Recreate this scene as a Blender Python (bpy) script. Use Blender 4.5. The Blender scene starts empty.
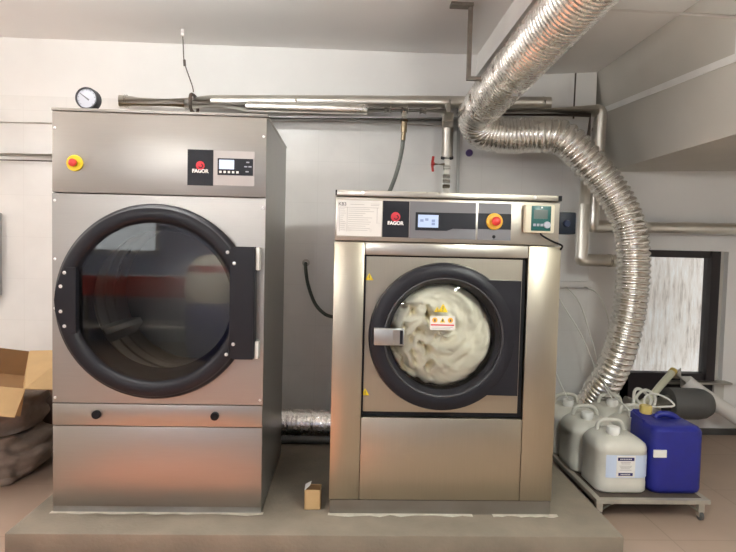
import bpy, bmesh, math, random
from mathutils import Vector, Matrix
random.seed(7)
PI = math.pi
SC = bpy.context.scene
COL = SC.collection

# ------------------------------------------------------------------ materials
def mat(name, color, rough=0.5, metal=0.0, var=0.06, vscale=6.0, bump=0.0, bscale=40.0, stretch=None, rvar=0.08, emit=None, spec=0.5):
    m = bpy.data.materials.new(name); m.use_nodes = True
    nt = m.node_tree; N = nt.nodes; L = nt.links
    b = N['Principled BSDF']
    b.inputs['Metallic'].default_value = metal
    b.inputs['Specular IOR Level'].default_value = spec
    tc = N.new('ShaderNodeTexCoord'); mp = N.new('ShaderNodeMapping')
    L.new(tc.outputs['Object'], mp.inputs['Vector'])
    if stretch: mp.inputs['Scale'].default_value = stretch
    nz = N.new('ShaderNodeTexNoise'); nz.inputs['Scale'].default_value = vscale; nz.inputs['Detail'].default_value = 5
    L.new(mp.outputs[0], nz.inputs['Vector'])
    rp = N.new('ShaderNodeMapRange'); rp.inputs['From Min'].default_value = .25; rp.inputs['From Max'].default_value = .75
    rp.inputs['To Min'].default_value = 1 - var; rp.inputs['To Max'].default_value = 1 + var
    L.new(nz.outputs['Fac'], rp.inputs['Value'])
    mx = N.new('ShaderNodeVectorMath'); mx.operation = 'SCALE'
    mx.inputs[0].default_value = color
    L.new(rp.outputs[0], mx.inputs['Scale']); L.new(mx.outputs[0], b.inputs['Base Color'])
    r2 = N.new('ShaderNodeMapRange'); r2.inputs['From Min'].default_value = .25; r2.inputs['From Max'].default_value = .75
    r2.inputs['To Min'].default_value = max(.02, rough - rvar); r2.inputs['To Max'].default_value = min(1, rough + rvar)
    L.new(nz.outputs['Fac'], r2.inputs['Value']); L.new(r2.outputs[0], b.inputs['Roughness'])
    if bump:
        n2 = N.new('ShaderNodeTexNoise'); n2.inputs['Scale'].default_value = bscale; n2.inputs['Detail'].default_value = 4
        L.new(mp.outputs[0], n2.inputs['Vector'])
        bp = N.new('ShaderNodeBump'); bp.inputs['Strength'].default_value = bump; bp.inputs['Distance'].default_value = .01
        L.new(n2.outputs['Fac'], bp.inputs['Height']); L.new(bp.outputs[0], b.inputs['Normal'])
    if emit:
        b.inputs['Emission Color'].default_value = (*emit[:3], 1); b.inputs['Emission Strength'].default_value = emit[3]
    return m

def clear(name, tint, ior=1.6, rough=0.02):
    m = bpy.data.materials.new(name); m.use_nodes = True
    nt = m.node_tree; N = nt.nodes; L = nt.links
    N.remove(N['Principled BSDF'])
    t = N.new('ShaderNodeBsdfTransparent'); t.inputs[0].default_value = (*tint, 1)
    g = N.new('ShaderNodeBsdfGlossy'); g.inputs['Roughness'].default_value = rough
    f = N.new('ShaderNodeFresnel'); f.inputs['IOR'].default_value = ior
    nz = N.new('ShaderNodeTexNoise'); nz.inputs['Scale'].default_value = 3
    bp = N.new('ShaderNodeBump'); bp.inputs['Strength'].default_value = .02; bp.inputs['Distance'].default_value = .02
    L.new(nz.outputs['Fac'], bp.inputs['Height']); L.new(bp.outputs[0], g.inputs['Normal'])
    mx = N.new('ShaderNodeMixShader')
    L.new(f.outputs[0], mx.inputs[0]); L.new(t.outputs[0], mx.inputs[1]); L.new(g.outputs[0], mx.inputs[2])
    L.new(mx.outputs[0], N['Material Output'].inputs['Surface'])
    return m

def tile_mat(name, c1, c2, grout, w, h, rough, axis='XZ', mortar=.003, bump=.15, off=(0, 0), spec=.5):
    m = bpy.data.materials.new(name); m.use_nodes = True
    nt = m.node_tree; N = nt.nodes; L = nt.links; b = N['Principled BSDF']
    tc = N.new('ShaderNodeNewGeometry'); sp = N.new('ShaderNodeSeparateXYZ'); cb = N.new('ShaderNodeCombineXYZ')
    L.new(tc.outputs['Position'], sp.inputs[0])
    for k, a in enumerate(axis):
        ad = N.new('ShaderNodeMath'); ad.operation = 'ADD'; ad.inputs[1].default_value = off[k] + 12 * (w if k == 0 else h)
        L.new(sp.outputs[a], ad.inputs[0]); L.new(ad.outputs[0], cb.inputs[k])
    br = N.new('ShaderNodeTexBrick'); br.offset = 0; br.inputs['Scale'].default_value = 1
    br.inputs['Brick Width'].default_value = w; br.inputs['Row Height'].default_value = h
    br.inputs['Mortar Size'].default_value = mortar; br.inputs['Mortar Smooth'].default_value = .3
    br.inputs['Color1'].default_value = (*c1, 1); br.inputs['Color2'].default_value = (*c2, 1); br.inputs['Mortar'].default_value = (*grout, 1)
    L.new(cb.outputs[0], br.inputs['Vector'])
    nz = N.new('ShaderNodeTexNoise'); nz.inputs['Scale'].default_value = 3.5; nz.inputs['Detail'].default_value = 6
    L.new(tc.outputs['Position'], nz.inputs['Vector'])
    rp = N.new('ShaderNodeMapRange'); rp.inputs['To Min'].default_value = .88; rp.inputs['To Max'].default_value = 1.1
    L.new(nz.outputs['Fac'], rp.inputs['Value'])
    mx = N.new('ShaderNodeVectorMath'); mx.operation = 'SCALE'
    L.new(br.outputs['Color'], mx.inputs[0]); L.new(rp.outputs[0], mx.inputs['Scale']); L.new(mx.outputs[0], b.inputs['Base Color'])
    b.inputs['Roughness'].default_value = rough; b.inputs['Specular IOR Level'].default_value = spec
    bp = N.new('ShaderNodeBump'); bp.inputs['Strength'].default_value = bump; bp.inputs['Distance'].default_value = .003; bp.invert = True
    L.new(br.outputs['Fac'], bp.inputs['Height']); L.new(bp.outputs[0], b.inputs['Normal'])
    return m

def concrete_mat(name):
    m = mat(name, (.20, .168, .128), .75, var=.22, vscale=5, bump=.25, bscale=60)
    return m

def streak_mat(name):
    m = bpy.data.materials.new(name); m.use_nodes = True
    nt = m.node_tree; N = nt.nodes; L = nt.links; b = N['Principled BSDF']; b.inputs['Roughness'].default_value = .9
    g = N.new('ShaderNodeNewGeometry'); mp = N.new('ShaderNodeMapping'); mp.inputs['Scale'].default_value = (24, 1, 3.2)
    L.new(g.outputs['Position'], mp.inputs['Vector'])
    nz = N.new('ShaderNodeTexNoise'); nz.inputs['Scale'].default_value = 1.6; nz.inputs['Detail'].default_value = 8; nz.inputs['Roughness'].default_value = .7
    L.new(mp.outputs[0], nz.inputs['Vector'])
    cr = N.new('ShaderNodeValToRGB'); e = cr.color_ramp.elements
    e[0].position = .3; e[0].color = (.40, .36, .33, 1); e[1].position = .66; e[1].color = (.86, .86, .88, 1)
    for p, c in ((.40, (.60, .54, .50, 1)), (.46, (.74, .67, .63, 1)), (.56, (.80, .76, .74, 1))):
        x = e.new(p); x.color = c
    L.new(nz.outputs['Fac'], cr.inputs['Fac'])
    L.new(cr.outputs[0], b.inputs['Base Color'])
    return m

def perforated_mat(name):
    m = mat(name, (.50, .50, .48), .32, 1, var=.1)
    nt = m.node_tree; N = nt.nodes; L = nt.links; b = N['Principled BSDF']
    tc = N.new('ShaderNodeTexCoord')
    vo = N.new('ShaderNodeTexVoronoi'); vo.inputs['Scale'].default_value = 55; vo.inputs['Randomness'].default_value = .15
    L.new(tc.outputs['Object'], vo.inputs['Vector'])
    rp = N.new('ShaderNodeMapRange'); rp.inputs['From Min'].default_value = .22; rp.inputs['From Max'].default_value = .3
    rp.inputs['To Min'].default_value = .25; rp.inputs['To Max'].default_value = 1
    L.new(vo.outputs['Distance'], rp.inputs['Value'])
    old = b.inputs['Base Color'].links[0].from_socket
    mx = N.new('ShaderNodeVectorMath'); mx.operation = 'SCALE'
    L.new(old, mx.inputs[0]); L.new(rp.outputs[0], mx.inputs['Scale']); L.new(mx.outputs[0], b.inputs['Base Color'])
    return m

M = {}
M['steel'] = mat('brushed_steel', (.39, .373, .345), .40, 1, var=.035, vscale=5, stretch=(1.2, 1, 60), rvar=.04)
M['steel_warm'] = mat('stainless_steel', (.475, .43, .34), .34, 1, var=.03, vscale=4, stretch=(60, 1, 1.2), rvar=.03)
M['steel_plain'] = mat('smudged_steel', (.52, .49, .43), .33, 1, var=.10, vscale=4, rvar=.09)
M['galv'] = mat('galvanised_sheet', (.43, .43, .42), .42, 1, var=.15, vscale=9, rvar=.1)
M['kick'] = mat('dull_steel', (.33, .31, .28), .45, 1, var=.1, vscale=8)
M['black'] = mat('black_plastic', (.010, .010, .014), .42, 0, var=.1, vscale=12, spec=.28)
M['black2'] = mat('matt_black', (.008, .008, .010), .55, 0, spec=.2)
M['dark'] = mat('dark_cavity', (.02, .02, .022), .8, 0)
M['rubber'] = mat('grey_rubber', (.035, .035, .04), .5, 0, spec=.4)
M['chrome'] = mat('chrome', (.75, .74, .72), .18, 1, var=.03)
M['bolt'] = mat('bright_bolt', (.85, .85, .84), .3, .6)
M['yellow'] = mat('yellow_plastic', (.85, .62, .02), .4)
M['amber'] = mat('amber_plastic', (.85, .45, .04), .35)
M['amber2'] = mat('orange_plastic', (.80, .45, .05), .4)
M['red'] = mat('red_plastic', (.55, .03, .025), .35)
M['logored'] = mat('red_print', (.62, .03, .05), .5)
M['white'] = mat('white_print', (.86, .86, .84), .6)
M['lilac'] = mat('pale_overlay', (.52, .49, .48), .45)
M['grey'] = mat('grey_overlay', (.155, .155, .17), .45)
M['plate'] = mat('charcoal_plate', (.010, .011, .016), .45, spec=.25)
M['screen'] = mat('lit_screen', (.1, .1, .1), .3, emit=(.62, .72, 1.0, .95))
M['screen2'] = mat('lit_screen_blue', (.1, .1, .1), .3, emit=(.55, .68, 1.0, .8))
M['screenink'] = mat('screen_ink', (.1, .1, .1), .3, emit=(.3, .42, .75, .6))
M['icon'] = mat('grey_icon', (.35, .36, .42), .5)
M['paper'] = mat('white_sheet', (.78, .77, .74), .3)
M['ink'] = mat('grey_ink', (.45, .44, .43), .6)
M['inkdark'] = mat('dark_ink', (.10, .10, .10), .6)
M['cream'] = mat('cream_plastic', (.72, .67, .52), .4)
M['teal'] = mat('teal_plastic', (.008, .09, .085), .35)
M['lcd'] = mat('grey_lcd', (.10, .13, .12), .3)
M['navy'] = mat('navy_plastic', (.006, .010, .018), .5, spec=.25)
M['navyink'] = mat('navy_ink', (.02, .02, .12), .5)
M['navyknob'] = mat('navy_knob', (.012, .02, .05), .4, spec=.3)
M['paleblue'] = mat('pale_blue_ink', (.55, .64, .80), .5)
M['hdpe'] = mat('cloudy_plastic', (.60, .585, .52), .4, var=.07, vscale=8)
M['hdpe2'] = mat('white_cap', (.80, .80, .76), .4)
M['liquid'] = mat('cloudy_plastic_dim', (.45, .455, .38), .42, var=.06, vscale=7)
M['blue'] = mat('blue_plastic', (.013, .018, .21), .45, var=.1, vscale=14, bump=.05, bscale=90)
M['capyel'] = mat('straw_plastic', (.55, .42, .12), .45)
M['tube'] = mat('milky_tube', (.74, .74, .68), .35)
M['tubeg'] = mat('yellow_milky_tube', (.62, .62, .47), .4)
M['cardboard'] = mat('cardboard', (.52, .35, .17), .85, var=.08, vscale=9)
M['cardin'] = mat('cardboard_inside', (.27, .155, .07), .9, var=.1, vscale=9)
M['cardark'] = mat('brown_board', (.13, .08, .058), .85, var=.12, vscale=9)
M['sack'] = mat('grey_sack', (.27, .21, .17), .8, var=.28, vscale=9, bump=.9, bscale=16)
M['foil'] = mat('crinkled_foil', (.88, .86, .83), .26, 1, var=.04, vscale=40, rvar=.08, bump=.16, bscale=55)
M['foil2'] = mat('ribbed_foil', (.82, .80, .76), .25, 1, var=.05, vscale=25, rvar=.05)
M['jacket'] = mat('jacket_steel', (.74, .71, .65), .36, 1, var=.10, vscale=7, rvar=.08)
M['jacket2'] = mat('bright_jacket', (.86, .84, .79), .32, 1, var=.08, vscale=9, rvar=.08)
M['pipe'] = mat('grey_pipe', (.48, .46, .42), .42, 1, var=.15, vscale=9)
M['paintpipe'] = mat('grey_painted_pipe', (.47, .47, .45), .45, .2, var=.08)
M['whitepipe'] = mat('white_pipe', (.74, .72, .69), .45)
M['brass'] = mat('tarnished_brass', (.30, .245, .16), .4, 1)
M['hose'] = mat('grey_hose', (.17, .18, .16), .55)
M['hosedk'] = mat('dark_green_hose', (.05, .06, .045), .55)
M['iron'] = mat('rusty_iron', (.11, .085, .07), .65, .4, var=.3, vscale=30)
M['bracket'] = mat('bracket_steel', (.24, .21, .18), .5, .6, var=.2, vscale=20)
M['purple'] = mat('purple_plastic', (.07, .04, .16), .5)
M['drumgrey'] = mat('dark_grey_plastic', (.085, .085, .082), .5)
M['trolley'] = mat('trolley_paint', (.40, .37, .31), .5, .3, var=.15, vscale=14)
M['dial'] = mat('white_dial', (.42, .43, .48), .4)
M['linen'] = mat('wet_white_linen', (.95, .89, .72), .55, var=.12, vscale=6, bump=.4, bscale=12)
M['glass_dark'] = clear('smoked_glass', (.84, .84, .82), 1.62)
M['glass'] = clear('clear_glass', (.93, .94, .93), 1.45)
M['perf'] = perforated_mat('perforated_steel')
M['concrete'] = concrete_mat('screed_concrete')
M['grout'] = mat('pale_screed', (.52, .48, .41), .85, var=.2, vscale=20)
M['walltile'] = tile_mat('glazed_white_tile', (.84, .83, .80), (.835, .825, .795), (.79, .78, .75), .30, .30, .25, 'XZ', .002, .03, off=(.06, -.107))
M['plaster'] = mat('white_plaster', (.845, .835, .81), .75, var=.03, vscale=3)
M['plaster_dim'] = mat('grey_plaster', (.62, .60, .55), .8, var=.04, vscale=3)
M['ceiling'] = mat('ceiling_paint', (.87, .85, .83), .85, var=.02, vscale=2)
M['floor'] = tile_mat('floor_tile', (.37, .275, .215), (.355, .265, .205), (.29, .22, .17), .60, .60, .45, 'XY', .004, .1, spec=.3)
M['rearblue'] = mat('pale_blue_paint', (.50, .55, .72), .7)
M['mat'] = mat('terracotta_tint', (.90, .40, .25), .8)
M['redcloth'] = mat('red_cloth', (.42, .06, .05), .8)
M['lampbody'] = mat('lamp_white', (.8, .8, .8), .5)
M['windowblack'] = mat('black_frame_paint', (.016, .012, .014), .5)
M['outer'] = streak_mat('weathered_render')

# ------------------------------------------------------------------ mesh helpers
def B(): return bmesh.new()
def box(bm, x0, x1, y0, y1, z0, z1, bev=0, seg=2):
    r = bmesh.ops.create_cube(bm, size=1)
    vs = r['verts']
    bmesh.ops.scale(bm, vec=(x1 - x0, y1 - y0, z1 - z0), verts=vs)
    bmesh.ops.translate(bm, vec=((x0 + x1) / 2, (y0 + y1) / 2, (z0 + z1) / 2), verts=vs)
    if bev:
        es = list({e for v in vs for e in v.link_edges})
        bmesh.ops.bevel(bm, geom=es, offset=bev, segments=seg, affect='EDGES', profile=.5, clamp_overlap=True)
    return bm
def frame_axes(t):
    t = t.normalized(); a = Vector((0, 0, 1)) if abs(t.z) < .9 else Vector((0, 1, 0))
    u = t.cross(a).normalized(); return u, u.cross(t).normalized()
def tube(bm, pts, r, seg=14, caps=True):
    pts = [Vector(p) for p in pts]; n = len(pts)
    u = None; rings = []
    for i, p in enumerate(pts):
        t = (pts[min(i + 1, n - 1)] - pts[max(i - 1, 0)]).normalized()
        if u is None: u, w = frame_axes(t)
        else:
            u = (u - t * u.dot(t)).normalized(); w = t.cross(u)
        rr = r(i) if callable(r) else r
        rings.append([bm.verts.new(p + (u * math.cos(2 * PI * k / seg) + w * math.sin(2 * PI * k / seg)) * rr) for k in range(seg)])
    for a, b in zip(rings, rings[1:]):
        for k in range(seg):
            bm.faces.new((a[k], a[(k + 1) % seg], b[(k + 1) % seg], b[k]))
    if caps:
        bm.faces.new(rings[0]); bm.faces.new(rings[-1])
    return bm
def smooth_path(pts, step=.02):
    pts = [Vector(p) for p in pts]; P = [pts[0] * 2 - pts[1]] + pts + [pts[-1] * 2 - pts[-2]]; out = []
    for i in range(1, len(P) - 2):
        p0, p1, p2, p3 = P[i - 1:i + 3]; n = max(2, int((p2 - p1).length / step))
        for k in range(n):
            t = k / n
            out.append(.5 * (2 * p1 + (p2 - p0) * t + (2 * p0 - 5 * p1 + 4 * p2 - p3) * t * t + (3 * p1 - p0 - 3 * p2 + p3) * t ** 3))
    out.append(pts[-1]); return out
def resample(pts, step):
    d = [0]
    for a, b in zip(pts, pts[1:]): d.append(d[-1] + (b - a).length)
    n = int(d[-1] / step); out = []; j = 0
    for i in range(n + 1):
        s = d[-1] * i / n
        while j < len(d) - 2 and d[j + 1] < s: j += 1
        f = (s - d[j]) / max(1e-9, d[j + 1] - d[j]); out.append(pts[j].lerp(pts[j + 1], min(1, f)))
    return out
def elbow_path(pts, rad=.06, n=6):                       # straight runs with rounded corners
    pts = [Vector(p) for p in pts]; out = [pts[0]]
    for a, b, c in zip(pts, pts[1:], pts[2:]):
        r1 = min(rad, (b - a).length * .49, (c - b).length * .49)
        p, q = b + (a - b).normalized() * r1, b + (c - b).normalized() * r1
        for k in range(n + 1):
            t = k / n; out.append(p * (1 - t) ** 2 + b * 2 * t * (1 - t) + q * t * t)
    out.append(pts[-1]); return out
def lathe(bm, prof, c=(0, 0, 0), axis='Y', seg=64, close=False):
    rings = []
    for r, h in prof:
        ring = []
        for k in range(seg):
            a = 2 * PI * k / seg; ca, sa = math.cos(a) * r, math.sin(a) * r
            v = {'Y': (ca, h, sa), 'Z': (ca, sa, h), 'X': (h, ca, sa)}[axis]
            ring.append(bm.verts.new((c[0] + v[0], c[1] + v[1], c[2] + v[2])))
        rings.append(ring)
    pairs = list(zip(rings, rings[1:])) + ([(rings[-1], rings[0])] if close else [])
    for a, b in pairs:
        for k in range(seg): bm.faces.new((a[k], a[(k + 1) % seg], b[(k + 1) % seg], b[k]))
    if not close:
        for ring, (r, h) in ((rings[0], prof[0]), (rings[-1], prof[-1])):
            if r > 1e-5 and r < 9 and getattr(lathe, 'cap', True): bm.faces.new(ring)
    return bm
def prism(bm, poly, y0, y1, axis='Y'):
    def P(a, b, h): return {'Y': (a, h, b), 'Z': (a, b, h), 'X': (h, a, b)}[axis]
    A = [bm.verts.new(P(a, b, y0)) for a, b in poly]; Bv = [bm.verts.new(P(a, b, y1)) for a, b in poly]
    n = len(poly)
    for k in range(n): bm.faces.new((A[k], A[(k + 1) % n], Bv[(k + 1) % n], Bv[k]))
    bm.faces.new(A); bm.faces.new(Bv); return bm
def panel_hole(bm, x0, x1, z0, z1, cx, cz, r, y0, y1, n=72):
    angs = [2 * PI * k / n for k in range(n)] + [math.atan2(z - cz, x - cx) % (2 * PI) for x in (x0, x1) for z in (z0, z1)]
    angs = sorted(set(round(a, 6) for a in angs)); loops = []
    for y in (y0, y1):
        inn, out = [], []
        for a in angs:
            dx, dz = math.cos(a), math.sin(a)
            t = min((((x1 if dx > 0 else x0) - cx) / dx) if abs(dx) > 1e-9 else 1e9, (((z1 if dz > 0 else z0) - cz) / dz) if abs(dz) > 1e-9 else 1e9)
            inn.append(bm.verts.new((cx + dx * r, y, cz + dz * r))); out.append(bm.verts.new((cx + dx * t, y, cz + dz * t)))
        loops.append((inn, out))
    (i0, o0), (i1, o1) = loops; n = len(angs)
    for k in range(n):
        j = (k + 1) % n
        bm.faces.new((i0[k], i0[j], o0[j], o0[k])); bm.faces.new((i1[k], o1[k], o1[j], i1[j]))
        bm.faces.new((i0[k], i1[k], i1[j], i0[j])); bm.faces.new((o0[k], o0[j], o1[j], o1[k]))
    return bm
def rrect(w, d, r, n=5):
    out = []
    for sx, sy, a0 in ((1, 1, 0), (-1, 1, PI / 2), (-1, -1, PI), (1, -1, 3 * PI / 2)):
        for k in range(n + 1):
            a = a0 + PI / 2 * k / n
            out.append((sx * (w / 2 - r) + math.cos(a) * r, sy * (d / 2 - r) + math.sin(a) * r))
    return out
def loft(bm, rings):                                     # rings: (w, d, radius, cx, cy, z)
    R = []
    for w, d, r, cx, cy, z in rings:
        R.append([bm.verts.new((cx + x, cy + y, z)) for x, y in rrect(w, d, min(r, w / 2 - .001, d / 2 - .001))])
    for a, b in zip(R, R[1:]):
        n = len(a)
        for k in range(n): bm.faces.new((a[k], a[(k + 1) % n], b[(k + 1) % n], b[k]))
    bm.faces.new(R[0]); bm.faces.new(R[-1]); return bm
def hull_box(bm, lo, hi):                                # eight corners: four of the base, four of the top, same order
    a = [bm.verts.new(p) for p in lo]; b = [bm.verts.new(p) for p in hi]
    for k in range(4): bm.faces.new((a[k], a[(k + 1) % 4], b[(k + 1) % 4], b[k]))
    bm.faces.new(a); bm.faces.new(b); return bm
def sheet(bm, quad, th):                                 # a slab from four corners
    q = [Vector(p) for p in quad]; n = (q[1] - q[0]).cross(q[3] - q[0]).normalized() * th
    return hull_box(bm, q, [p + n for p in q])

WORLD = {}
def obj(name, bm, m, parent=None, label=None, angle=35):
    bmesh.ops.recalc_face_normals(bm, faces=bm.faces)
    me = bpy.data.meshes.new(name); bm.to_mesh(me); bm.free()
    xs = [v.co for v in me.vertices]
    lo = Vector([min(c[i] for c in xs) for i in range(3)]); hi = Vector([max(c[i] for c in xs) for i in range(3)])
    org = Vector(((lo.x + hi.x) / 2, (lo.y + hi.y) / 2, lo.z))
    for v in me.vertices: v.co -= org
    for p in me.polygons: p.use_smooth = True
    me.set_sharp_from_angle(angle=math.radians(angle))
    me.materials.append(M[m] if isinstance(m, str) else m)
    o = bpy.data.objects.new(name, me); COL.objects.link(o)
    WORLD[o.name] = org
    if parent: o.parent = parent; o.location = org - WORLD[parent.name]
    else: o.location = org
    if label: o['label'] = label
    return o
def tag(o, label, cat, group=None, kind=None):
    o['label'] = label; o['category'] = cat
    if group: o['group'] = group
    if kind: o['kind'] = kind
    return o
def thing(name, label, cat, loc, group=None):
    o = bpy.data.objects.new(name, None); COL.objects.link(o); o.location = loc; WORLD[o.name] = Vector(loc)
    o.empty_display_size = .1
    return tag(o, label, cat, group)
def struct(name, bm, m, parent=None):
    o = obj(name, bm, m, parent)
    if not parent: o['kind'] = 'structure'
    return o
def copy_tree(o, parent=None):
    c = o.copy(); COL.objects.link(c); WORLD[c.name] = WORLD[o.name].copy()
    if parent: c.parent = parent
    for ch in list(o.children): copy_tree(ch, c)
    return c
def lettering(name, text, x, y, z, size, m, parent, align='CENTER', bold=0.0):
    cu = bpy.data.curves.new('t', 'FONT'); cu.body = text; cu.size = size; cu.align_x = align; cu.align_y = 'CENTER'
    cu.extrude = .0006; cu.offset = bold
    t = bpy.data.objects.new('t', cu); COL.objects.link(t)
    dg = bpy.context.evaluated_depsgraph_get(); me = bpy.data.meshes.new_from_object(t.evaluated_get(dg))
    bpy.data.objects.remove(t)
    bm = bmesh.new(); bm.from_mesh(me); bpy.data.meshes.remove(me)
    for v in bm.verts: v.co = Vector((x + v.co.x, y - v.co.z, z + v.co.y))
    return obj(name, bm, m, parent)
def flat(x0, x1, z0, z1, y, th=.002, bev=0):
    return box(B(), x0, x1, y - th, y, z0, z1, bev)
def disc(c, r, th, seg=32):
    return lathe(B(), [(0.0001, -th), (r * .96, -th), (r, -th * .7), (r, 0), (.0001, 0)], c, 'Y', seg)

# ------------------------------------------------------------------ camera
cam = bpy.data.cameras.new('camera'); co = bpy.data.objects.new('camera', cam); COL.objects.link(co)
yaw, pitch, roll = .037, .048, .024
fw = Vector((math.sin(yaw) * math.cos(pitch), math.cos(yaw) * math.cos(pitch), -math.sin(pitch)))
rt = Vector((math.cos(yaw), -math.sin(yaw), 0)); up = rt.cross(fw)
r2 = rt * math.cos(roll) + up * math.sin(roll); u2 = up * math.cos(roll) - rt * math.sin(roll)
mw = Matrix((r2, u2, -fw)).transposed().to_4x4(); mw.translation = (1.366, -2.692, 1.282)
co.matrix_world = mw
cam.sensor_fit = 'HORIZONTAL'; cam.sensor_width = 36; cam.lens = 570 / 736 * 36; cam.clip_start = .05
SC.camera = co

# ------------------------------------------------------------------ the setting
FZ, CZ = -.12, 2.71
XL, XR, YR = -2.6, 4.9, -5.6
struct('floor', box(B(), XL - .1, XR + .1, YR - .1, 1.8, FZ - .1, FZ), 'floor')
b = B(); box(b, -.106, 2.654, -.203, 1.5, FZ, 0, .006)
pl = struct('trim_1', b, 'concrete'); pl['label'] = 'low grey concrete plinth under both machines'
struct('ceiling', box(B(), XL - .1, XR + .1, YR - .1, 1.8, CZ, CZ + .1), 'ceiling')
struct('wall_back', box(B(), XL - .1, 3.17, 1.5, 1.8, FZ, 2.31), 'walltile')
struct('wall_back_upper', box(B(), XL - .1, 3.17, 1.5, 1.8, 2.31, CZ), 'plaster')
# window wall with an opening
WX0, WX1, WZ0, WZ1 = 3.52, 4.335, .12, 1.325
b = B()
box(b, 3.17, WX0, 1.65, 1.8, FZ, CZ); box(b, WX1, XR + .1, 1.65, 1.8, FZ, CZ)
box(b, WX0, WX1, 1.65, 1.8, FZ, WZ0); box(b, WX0, WX1, 1.65, 1.8, WZ1, CZ)
struct('wall_back_window', b, 'plaster')
struct('wall_left', box(B(), XL - .1, XL, YR, 1.5, FZ, CZ), 'plaster')
struct('wall_right', box(B(), XR, XR + .1, YR, 1.65, FZ, CZ), 'plaster')
b = B()                                                       # rear wall with a window opening
RX0, RX1, RZ0, RZ1 = -2.3, -1.3, 1.12, 1.75
box(b, XL, RX0, YR - .1, YR, FZ, CZ); box(b, RX1, XR, YR - .1, YR, FZ, CZ)
box(b, RX0, RX1, YR - .1, YR, FZ, RZ0); box(b, RX0, RX1, YR - .1, YR, RZ1, CZ)
struct('wall_rear', b, 'rearblue')
b = B()
for x in (-2.3, -1.37): box(b, x, x + .07, YR - .08, YR - .02, RZ0, RZ1)
box(b, RX0, RX1, YR - .08, YR - .02, RZ0, RZ0 + .06); box(b, RX0, RX1, YR - .08, YR - .02, RZ1 - .06, RZ1)
struct('window_2', b, 'lampbody')
# beam and soffit above the duct
struct('ceiling_beam', prism(B(), [(2.28, CZ), (2.27, 2.55), (3.17, 2.615), (3.17, CZ)], YR, 1.5), 'plaster')
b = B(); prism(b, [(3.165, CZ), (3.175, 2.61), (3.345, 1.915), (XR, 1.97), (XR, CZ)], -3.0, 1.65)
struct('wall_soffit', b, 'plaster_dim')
def face_x(z): return 3.175 + (2.61 - z) / (2.61 - 1.915) * .17
b = B()
za, zb = 2.345, 2.175
hull_box(b, [(face_x(za + .018) - .006, 1.5, za + .018), (face_x(za - .018) - .006, 1.5, za - .018), (face_x(za - .018) + .01, 1.5, za - .018), (face_x(za + .018) + .01, 1.5, za + .018)],
         [(face_x(zb + .018) - .006, -1.5, zb + .018), (face_x(zb - .018) - .006, -1.5, zb - .018), (face_x(zb - .018) + .01, -1.5, zb - .018), (face_x(zb + .018) + .01, -1.5, zb + .018)])
struct('trim_2', b, 'white')
b = B(); box(b, 3.17, XR, 1.635, 1.65, FZ, FZ + .05)
struct('baseboard_back', b, 'drumgrey')
b = B()                                                       # pale screed smeared along the machine feet
for x0, x1 in ((-.01, .99), (1.30, 2.0), (2.1, 2.42)):
    n = 14; top = []; bot = []
    for k in range(n + 1):
        x = x0 + (x1 - x0) * k / n; bot.append((x, -.006 - random.random() * .022)); top.append((x, .01))
    prism(b, bot + top[::-1], .0002, .0025, 'Z')
struct('trim_3', b, 'grout')
# window: frame, pane, sill
b = B()
box(b, WX0, WX1 - .08, 1.64, 1.72, WZ1 - .055, WZ1); box(b, WX0, WX1 - .08, 1.64, 1.72, WZ0, .365)
box(b, WX0, WX0 + .06, 1.64, 1.72, WZ0, WZ1); box(b, 4.185, 4.255, 1.62, 1.72, WZ0 + .18, WZ1)
win = struct('window_1', b, 'windowblack')
obj('pane', box(B(), WX0 + .06, 4.185, 1.675, 1.68, .365, WZ1 - .055), 'glass', win)
obj('sill', box(B(), 3.86, 4.36, 1.56, 1.66, .296, .312), 'pipe', win)
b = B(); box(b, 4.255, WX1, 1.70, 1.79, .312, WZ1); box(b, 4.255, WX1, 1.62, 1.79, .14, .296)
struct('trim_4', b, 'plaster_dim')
struct('wall_exterior', box(B(), 2.4, 6.5, 2.25, 2.4, -1, 1.9), 'outer')

# ------------------------------------------------------------------ tumble dryer
DR = thing('tumble_dryer', 'tall brushed steel tumble dryer with large round dark glass door, left of the washer', 'tumble dryer', (.49, .42, 0))
DX0, DX1, DD, DH = 0.0, .979, .83, 1.893
b = B()
box(b, DX0, DX0 + .012, .014, DD, .0, DH - .012); box(b, DX1 - .012, DX1, .014, DD, .0, DH - .012)
box(b, DX0, DX1, DD - .012, DD, .0, DH - .012); box(b, DX0, DX1, .014, DD, .0, .012); box(b, DX0 + .012, DX1 - .012, .3, DD - .012, 1.49, 1.5)
obj('cabinet', b, 'galv', DR)
obj('top_cover', box(B(), DX0 - .003, DX1 + .003, -.002, DD, DH - .014, DH, .003), 'steel', DR)
cp = obj('control_panel', box(B(), DX0, DX1, 0, .02, 1.508, DH - .016, .003), 'steel', DR)
CX, CZd = .480, 1.011
obj('front_panel', panel_hole(B(), DX0, DX1, .527, 1.503, CX, CZd, .385, 0, .014), 'steel', DR)
fl = obj('lint_flap', box(B(), DX0, DX1, -.003, .014, .420, .523, .003), 'steel', DR)
for x in (.206, .757):
    k = obj('latch', lathe(B(), [(.0001, -.018), (.016, -.018), (.02, -.014), (.02, 0), (.0001, 0)], (x, -.003, .474), 'Y', 20), 'black2', fl, 'black quarter-turn latch')
obj('kick_panel', box(B(), DX0, DX1, 0, .014, .03, .416, .003), 'steel', DR)
obj('plinth_strip', box(B(), DX0, DX1, .004, .018, 0, .029), 'galv', DR)
for x, z in ((.012, 1.80), (.966, 1.79), (.012, 1.47), (.966, 1.46), (.012, 1.20), (.012, .97), (.012, .55), (.966, .55)):
    obj('screw', lathe(B(), [(.0001, -.004), (.005, -.003), (.007, 0), (.0001, 0)], (x, 0, z), 'Y', 10), 'bolt', DR)
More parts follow.
